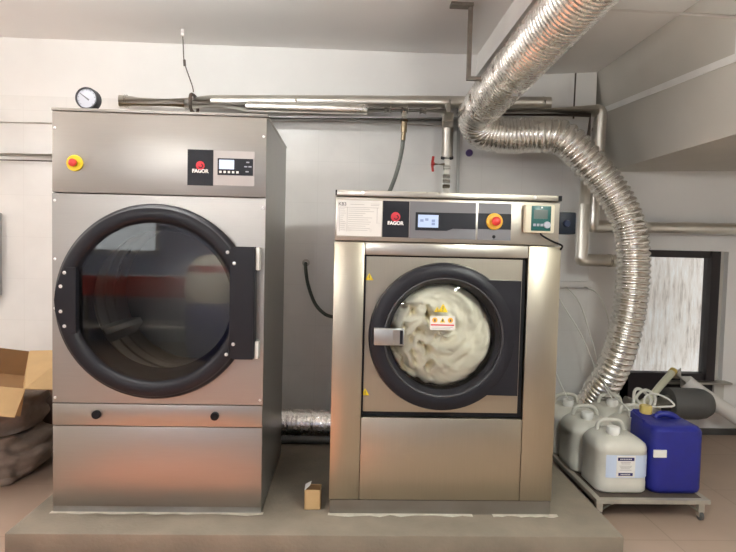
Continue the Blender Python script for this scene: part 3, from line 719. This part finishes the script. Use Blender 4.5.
# ------------------------------------------------------------------ trolley with containers
TR = thing('drum_trolley', 'low beige steel trolley carrying the plastic containers', 'trolley', (2.98, .7, FZ))
TX0, TX1, TY0, TY1 = 2.705, 3.320, .20, 1.13
b = B(); box(b, TX0, TX1, TY0, TY0 + .03, -.030, -.008); box(b, TX0, TX1, TY1 - .03, TY1, -.030, -.008)
box(b, TX0, TX0 + .03, TY0 + .03, TY1 - .03, -.030, -.008); box(b, TX1 - .03, TX1, TY0 + .03, TY1 - .03, -.030, -.008)
obj('frame', b, 'trolley', TR)
obj('deck', box(B(), TX0 + .03, TX1 - .03, TY0 + .03, TY1 - .03, -.018, -.0085), 'iron', TR)
for x, s in ((TX0 + .02, 1), (TX1 - .045, -1)):
    for y in (TY0 + .018, TY1 - .05):
        lg = obj('leg', box(B(), x - .016, x + .016, y - .014, y + .014, -.075, -.030), 'trolley', TR)
        obj('brace', tube(B(), [(x + s * .01, y, -.072), (x + s * .075, y, -.032)], .008, 6), 'trolley', lg)
        cs_ = obj('caster', lathe(B(), [(.0001, -.010), (.020, -.010), (.024, -.006), (.024, .006), (.020, .010), (.0001, .010)], (x, y - .004, FZ + .0243), 'X', 20), 'drumgrey', TR)
        obj('caster_fork', box(B(), x - .014, x - .011, y - .015, y + .012, FZ + .02, -.072), 'trolley', cs_)
def jerrican(loc, label, w=.29, d=.27, h=.30, m='hdpe', capm='hdpe2', group='milky containers on the trolley'):
    x, y, z = loc
    t = thing('jerrican', label, 'container', loc, group)
    b = B()
    loft(b, [(w * .9, d * .9, .05, x, y, z + .001), (w * .985, d * .985, .065, x, y, z + .012), (w, d, .07, x, y, z + .03), (w, d, .07, x, y, z + h * .18), (w * .985, d * .985, .068, x, y, z + h * .20), (w * .985, d * .985, .068, x, y, z + h * .72),
             (w, d, .07, x, y, z + h * .74), (w, d, .07, x, y, z + h * .80), (w * .96, d * .96, .07, x, y, z + h * .87), (w * .84, d * .86, .07, x - .004, y + .003, z + h * .93), (w * .66, d * .72, .06, x - .008, y + .008, z + h * .985), (w * .46, d * .56, .05, x - .01, y + .01, z + h * 1.0)])
    obj('body', b, m, t)
    cx, cy = x - .03, y - .045
    lathe.cap = True
    obj('cap', lathe(B(), [(.030, h * .95), (.030, h * 1.03), (.036, h * 1.035), (.036, h * 1.12), (.032, h * 1.14), (.0001, h * 1.14)], (cx, cy, z), 'Z', 24), capm, t)
    hy = y + .045
    obj('handle', tube(B(), smooth_path([(x - .085, hy, z + h * .92), (x - .075, hy, z + h * 1.10), (x - .045, hy, z + h * 1.17), (x + .03, hy, z + h * 1.17), (x + .06, hy, z + h * 1.10), (x + .075, hy, z + h * .92)], .012), .0125, 10), m, t)
    return t
j1 = jerrican((2.884, .405, -.008), 'cloudy white container with white and navy label at the trolley front')
b = B(); pts = [p for p in rrect(.2925, .2725, .07, 8)]
pts = [p for p in pts if p[1] < -.02 and p[0] > -.112]; pts.sort(key=lambda p: (p[0], p[1] if p[0] > 0 else -p[1]))
va = [(b.verts.new((2.884 + x, .405 + y, .082)), b.verts.new((2.884 + x, .405 + y, .206))) for x, y in pts]
for p, q_ in zip(va, va[1:]): b.faces.new((p[0], q_[0], q_[1], p[1]))
lb = obj('label_sheet', b, 'paleblue', j1, 'pale blue label')
def fl2(nm, x0, x1, z0, z1, m, par, y=.2682, th=.001): return obj(nm, flat(x0, x1, z0, z1, y, th), m, par)
fl2('white_panel', 2.836, 2.938, .086, .204, 'paper', lb)
fl2('navy_bar', 2.842, 2.932, .176, .194, 'navyink', lb, .2671)
fl2('navy_bar', 2.848, 2.926, .094, .110, 'navyink', lb, .2671)
b = B()
for z0, x0, x1 in ((.166, 2.858, 2.914), (.158, 2.862, 2.91), (.146, 2.852, 2.92), (.139, 2.856, 2.916), (.132, 2.86, 2.91), (.124, 2.854, 2.918)): box(b, x0, x1, .2665, .2672, z0, z0 + .003)
obj('print_line', b, 'ink', lb)
b = B()
for x0, x1, z in ((2.855, 2.92, .185), (2.86, 2.914, .102)):
    for k in range(7): box(b, x0 + k * (x1 - x0) / 7, x0 + (k + .65) * (x1 - x0) / 7, .2656, .2662, z - .003, z + .003)
obj('print_line', b, 'paper', lb)
spots = [((2.858, .685, -.008), 'cloudy container behind the labelled one, touching it', 'liquid'),
         ((2.850, .965, -.008), 'cloudy container at the back of the trolley nearest the washer', 'liquid'),
         ((3.165, .715, -.008), 'cloudy container directly behind the blue container', 'hdpe'),
         ((3.150, .978, -.008), 'cloudy container at the trolley back below the foil duct end', 'liquid')]
for loc, lab, m in spots:
    x, y, z = loc; src = j1
    c = src.copy(); COL.objects.link(c); c.location = loc; c['label'] = lab; WORLD[c.name] = Vector(loc)
    for ch in j1.children:
        if ch.name.startswith('label'): continue
        d = ch.copy(); COL.objects.link(d); d.parent = c; d.location = ch.location
# blue container
jb = thing('jerrican', 'solid blue plastic container with straw-coloured cap at the trolley front', 'container', (3.165, .40, 0))
b = B()
bx, by = 3.178, .415
loft(b, [(.265, .26, .05, bx, by, -.007), (.282, .286, .05, bx, by, .006), (.286, .292, .05, bx, by, .022), (.286, .292, .05, bx, by, .305), (.282, .288, .05, bx, by, .335), (.262, .270, .05, bx, by + .005, .352), (.23, .245, .045, bx, by + .008, .358)])
obj('body', b, 'blue', jb)
b = B(); hull_box(b, [(3.040, .31, .325), (3.14, .31, .335), (3.14, .555, .335), (3.040, .555, .325)], [(3.042, .42, .362), (3.12, .42, .362), (3.12, .555, .385), (3.042, .555, .385)])
bmesh.ops.bevel(b, geom=list(b.edges), offset=.012, segments=3, affect='EDGES')
obj('spout_shoulder', b, 'blue', jb)
obj('cap', lathe(B(), [(.030, .37), (.034, .372), (.034, .412), (.030, .418), (.0001, .418)], (3.108, .50, 0), 'Z', 24), 'capyel', jb, 'straw-coloured screw cap')
b = B(); tube(b, smooth_path([(3.15, .48, .345), (3.17, .475, .370), (3.20, .465, .378), (3.24, .455, .372), (3.275, .45, .345)], .01), .019, 12)
obj('handle', b, 'blue', jb)
obj('tag', box(B(), 3.036, 3.105, .262, .2715, .198, .238), 'paper', jb, 'white paper tag')

# dip tubes and feed lines
tr = thing('tube_rail', 'white plastic rail on the tiled wall with thin clear feed tubes', 'tube holder', (3.02, 1.45, 1.03))
obj('rail', box(B(), 2.80, 3.182, 1.455, 1.4995, 1.030, 1.076, .004), 'whitepipe', tr)
for x0, pts in ((2.88, [(2.88, 1.445, 1.04), (2.95, 1.40, .90), (3.05, 1.30, .70), (3.10, 1.1, .45), (3.13, .96, .335)]),
                (2.98, [(2.98, 1.445, 1.04), (3.07, 1.40, .92), (3.13, 1.3, .66), (3.10, 1.0, .42), (3.10, .67, .34)]),
                (3.12, [(3.12, 1.445, 1.04), (3.22, 1.42, .98), (3.285, 1.38, .78), (3.26, 1.3, .55), (3.12, 1.0, .36)]),
                (2.85, [(2.85, 1.445, 1.04), (2.80, 1.35, .80), (2.79, 1.1, .50), (2.808, .89, .34)])):
    obj('feed_tube', tube(B(), smooth_path(pts, .02), .0045, 8), 'tube', tr)
dt = thing('dip_tube', 'thick milky tube with yellow end leaning against the window frame', 'tube', (3.6, 1.3, .2))
obj('tube_body', tube(B(), smooth_path([(3.30, 1.12, .20), (3.50, 1.20, .265), (3.66, 1.32, .345), (3.80, 1.43, .412)], .03), .026, 14), 'tubeg', dt)
lathe.cap = False
obj('end_ring', tube(B(), [(3.80, 1.43, .412), (3.822, 1.447, .423)], .030, 16), 'capyel', dt, 'yellow end ring')
lathe.cap = True
b = B(); tube(b, smooth_path([(3.31, 1.02, .24), (3.33, 1.06, .36), (3.39, 1.08, .365), (3.46, 1.08, .29), (3.42, 1.08, .25), (3.35, 1.07, .31), (3.40, 1.06, .37), (3.47, 1.06, .33), (3.46, 1.05, .26), (3.38, 1.05, .16)], .01), .010, 10)
tag(obj('coiled_hose', b, 'tube'), 'looped white hose at the window foot behind the containers', 'hose')
b = B(); tube(b, smooth_path([(3.165, .62, .372), (3.20, .68, .42), (3.27, .70, .435), (3.34, .68, .41), (3.37, .66, .375), (3.30, .655, .367), (3.19, .65, .366)], .01), .006, 8)
tag(obj('wire_handle', b, 'tube'), 'thin white bail loop standing behind the blue container', 'hose')
gb = thing('drain_drum', 'dark grey horizontal drum with domed end below the window', 'drum', (3.72, 1.25, .15))
dp_ = [(.0001, 3.985), (.045, 3.978), (.08, 3.955), (.102, 3.915), (.110, 3.86), (.111, 3.66)]
obj('barrel', lathe(B(), dp_ + [(.0001, 3.66)], (0, 1.22, .238), 'X', 40), 'drumgrey', gb)
obj('inlet_pipe', tube(B(), [(3.66, 1.22, .245), (3.36, 1.22, .23)], .055, 24), 'pipe', gb, 'grey metal inlet pipe')
obj('foot', box(B(), 3.44, 3.48, 1.17, 1.27, FZ, .19), 'iron', gb)
obj('foot', box(B(), 3.66, 3.70, 1.17, 1.27, FZ, .135), 'iron', gb)
pipe('drain_pipe', [(3.86, 1.48, .40), (3.98, 1.42, .29), (4.55, 1.35, -.075)], .055, 'whitepipe', 'white plastic drain pipe slanting down behind the grey drum', 'pipe', .1, 24)

# ------------------------------------------------------------------ boxes
sbx = thing('small_box', 'tiny open cardboard carton on the plinth between the machines', 'box', (1.222, .08, 0))
b = B(); w = .0025
x0, x1, y0, y1, h = 1.182, 1.262, .045, .118, .098
box(b, x0, x1, y0, y0 + w, 0, h); box(b, x0, x1, y1 - w, y1, 0, h); box(b, x0, x0 + w, y0, y1, 0, h); box(b, x1 - w, x1, y0, y1, 0, h); box(b, x0, x1, y0, y1, 0, w)
obj('carton', b, 'cardboard', sbx)
obj('inside_lining', box(B(), x0 + w + .0005, x1 - w - .0005, y1 - w - .002, y1 - w - .0005, w, h - .002), 'cardin', sbx)
b = B(); sheet(b, [(x0, y0, h), (x0, y1, h), (x0 + .030, y1 - .01, h + .020), (x0 + .026, y0 + .006, h + .022)], .002)
obj('flap', b, 'paper', sbx, 'pale flap')

ob = thing('cardboard_box', 'open tan cardboard box with flaps out, left of the dryer', 'box', (-.75, .65, .2))
BR, FR = Vector((-.566, .85, .603)), Vector((-.375, .45, .470))
lv = Vector((-.52, -.20, .105)); BL, FL = BR + lv, FR + lv
nrm = (BR - FR).cross(lv).normalized()
if nrm.z < 0: nrm = -nrm
dn = -nrm * .17
def wallsheet(a, c, th=.006): return sheet(B(), [a, c, c + dn, a + dn], th)
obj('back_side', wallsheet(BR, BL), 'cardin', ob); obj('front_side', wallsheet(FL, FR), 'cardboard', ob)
obj('right_side', wallsheet(FR, BR), 'cardboard', ob); obj('left_side', wallsheet(BL, FL), 'cardboard', ob)
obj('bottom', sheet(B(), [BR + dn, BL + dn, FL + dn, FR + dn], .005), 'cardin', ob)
rv = Vector((.20, .06, .0))
obj('flap', sheet(B(), [FR, FR + Vector((.20, .10, -.030)), BR + Vector((.25, .03, .005)), BR], .005), 'cardboard', ob)
obj('flap', sheet(B(), [FL, FR, FR + Vector((.0, -.10, -.125)), FL + Vector((.0, -.10, -.125))], .005), 'cardboard', ob)
tag(obj('brown_box', box(B(), -.78, -.32, 1.13, 1.47, FZ, .37, .006), 'cardark'), 'dark brown box on the floor behind the sack, against the dryer', 'box')
# lumpy sack below the carton
def slouch(rings, seed, amp):                            # a soft bag: lofted rings pushed about by noise
    b = B(); R_ = []
    dense = []
    for p, q_ in zip(rings, rings[1:]):
        for k in range(6): dense.append([a + (c - a) * k / 6 for a, c in zip(p, q_)])
    dense.append(list(rings[-1]))
    for w_, d_, cx, cy, z in dense:
        row = []
        for x, y in rrect(w_, d_, min(w_, d_) * .38, 14):
            n = noise.noise(Vector((x * 5 + seed, y * 5, z * 9))) * amp + noise.noise(Vector((x * 14, y * 14 + seed, z * 26))) * amp * .8
            f = 1 + n / max(.1, math.hypot(x, y)); row.append(b.verts.new((cx + x * f, cy + y * f, max(FZ, z + (n * .5 if z > FZ + .02 else 0)))))
        R_.append(row)
    for a, c in zip(R_, R_[1:]):
        m_ = len(a)
        for k in range(m_): b.faces.new((a[k], a[(k + 1) % m_], c[(k + 1) % m_], c[k]))
    b.faces.new(R_[0]); b.faces.new(R_[-1]); return b
sk = thing('sack', 'slumped grey-brown sack on the floor under the cardboard box', 'sack', (-.83, .80, FZ))
obj('lower_bag', slouch([(.66, .46, -.83, .80, FZ), (.73, .54, -.83, .80, -.07), (.77, .57, -.83, .80, .01), (.75, .54, -.83, .80, .08), (.70, .46, -.84, .82, .125), (.50, .30, -.85, .84, .13)], 1.3, .05), 'sack', sk, angle=80)
obj('upper_bag', slouch([(.50, .34, -.86, .86, .11), (.63, .44, -.86, .85, .14), (.66, .46, -.85, .85, .21), (.65, .42, -.84, .87, .29), (.58, .36, -.82, .89, .33), (.40, .22, -.82, .9, .34)], 4.1, .045), 'sack', sk, angle=80)

# ------------------------------------------------------------------ rear of the room (pieces added for the reflections)
wt = thing('reflection_table', 'long red-covered table added for the red band mirrored in the dryer glass', 'table', (-1.0, -5.1, FZ))  # added out of view to give the door glass its red band
obj('tabletop', box(B(), -2.3, .0, -5.45, -4.75, .80, .84), 'white', wt)
obj('cloth', box(B(), -2.3, .0, -4.75, -4.74, .60, .86), 'redcloth', wt)
for x in (-2.25, -.09):
    for y in (-5.4, -4.85): obj('leg', box(B(), x, x + .04, y, y + .04, FZ, .80), 'pipe', wt)
obj('shelf', box(B(), -2.25, -.05, -5.4, -4.82, .18, .21), 'white', wt)

lbg = thing('reflection_bundle', 'tall banded bundle added for the bright blob mirrored in the dryer glass', 'bag', (-.30, -4.5, FZ))  # added stand-in for an unidentified blob reflected in the door glass
obj('lower_bag', loft(B(), [(.50, .46, .2, -.30, -4.5, FZ), (.62, .56, .25, -.30, -4.5, .05), (.64, .58, .26, -.30, -4.5, .40), (.60, .54, .25, -.30, -4.5, .58)]), 'blue', lbg, 'blue lower part')
obj('white_bundle', loft(B(), [(.61, .55, .25, -.30, -4.5, .58), (.66, .60, .27, -.30, -4.5, .72), (.60, .54, .25, -.30, -4.5, .95)]), 'linen', lbg, 'white middle part')
obj('red_bundle', loft(B(), [(.60, .54, .25, -.30, -4.5, .951), (.52, .46, .2, -.30, -4.5, 1.03)]), 'redcloth', lbg, 'red upper band')
obj('top_bundle', loft(B(), [(.51, .45, .2, -.30, -4.5, 1.031), (.40, .36, .17, -.30, -4.5, 1.12), (.20, .18, .08, -.30, -4.5, 1.16)]), 'linen', lbg, 'white top')

# ------------------------------------------------------------------ light
def tubelight(x, y, z, length, axis, power, col, label):
    t = thing('ceiling_light', label, 'ceiling light', (x, y, z), 'bare tube lights hung from the ceiling')
    d = Vector((length / 2, 0, 0)) if axis == 'X' else Vector((0, length / 2, 0)); c = Vector((x, y, z)); e = d.normalized() * .04
    rt_ = .022
    g = mat('lit_tube', (.8, .8, .8), .5, emit=(*col, power / (PI * 2 * PI * rt_ * length)))
    obj('tube', tube(B(), [c - d, c + d], rt_, 16), g, t)
    b = B(); box(b, x - abs(d.x) - .012, x + abs(d.x) + .012, y - abs(d.y) - .012, y + abs(d.y) + .012, z + .06, z + .09, .004)
    obj('housing', b, 'lampbody', t)
    for s_ in (-1, 1):
        p = c + d * s_ + e * s_ * .3
        obj('socket', box(B(), p.x - .02, p.x + .02, p.y - .02, p.y + .02, z - .03, z + .05), 'lampbody', t)
        q = c + d * s_ * .7; obj('rod', tube(B(), [(q.x, q.y, z + .09), (q.x, q.y, CZ - .001)], .006, 8), 'pipe', t)
tubelight(.35, -.10, 2.52, 1.2, 'X', 53, (.985, .985, .955), 'tube light above and in front of the dryer, outside the picture')
tubelight(-1.6, -.45, 2.05, 1.2, 'Y', 57, (1, .92, .87), 'tube light far left of the dryer, outside the picture')
tubelight(-.2, -3.6, 2.05, 1.2, 'X', 125, (1, .985, .95), 'added fill tube behind the camera, over the rear floor')  # added fill lamp for the machine fronts, no known fixture
tubelight(2.55, -1.6, 1.92, 1.2, 'Y', 122, (.97, 1, .94), 'added fill tube above the view on the soffit side')  # added fill lamp for the beam, soffit and right wall
tag(obj('tint_sheet', box(B(), -.4, 1.15, -1.9, -.34, FZ, FZ + .008), 'mat'), 'added terracotta sheet before the dryer plinth, there to tint its lower panel', 'mat')  # unseen, added so the dryer's lower panel reflects pink
# daylight through the rear window
la = bpy.data.lights.new('daylight', 'AREA'); la.shape = 'RECTANGLE'; la.size = RX1 - RX0; la.size_y = RZ1 - RZ0; la.energy = 3.2; la.color = (.93, .97, 1)
o = bpy.data.objects.new('window_daylight', la); COL.objects.link(o); o.location = ((RX0 + RX1) / 2, YR - .12, (RZ0 + RZ1) / 2); o.rotation_euler = (PI / 2, 0, 0)

w = bpy.data.worlds.new('world'); SC.world = w; w.use_nodes = True
bg = w.node_tree.nodes['Background']; bg.inputs[0].default_value = (.93, .97, 1, 1); bg.inputs[1].default_value = 2.2

SC.view_settings.view_transform = 'Standard'; SC.view_settings.look = 'None'; SC.view_settings.gamma = 1; SC.view_settings.exposure = .25
SC.view_settings.use_curve_mapping = False
SC.cycles.use_denoising = True
SC.cycles.max_bounces = 10; SC.cycles.diffuse_bounces = 6; SC.cycles.glossy_bounces = 6; SC.cycles.transparent_max_bounces = 12
SC.cycles.caustics_reflective = False; SC.cycles.sample_clamp_indirect = 6
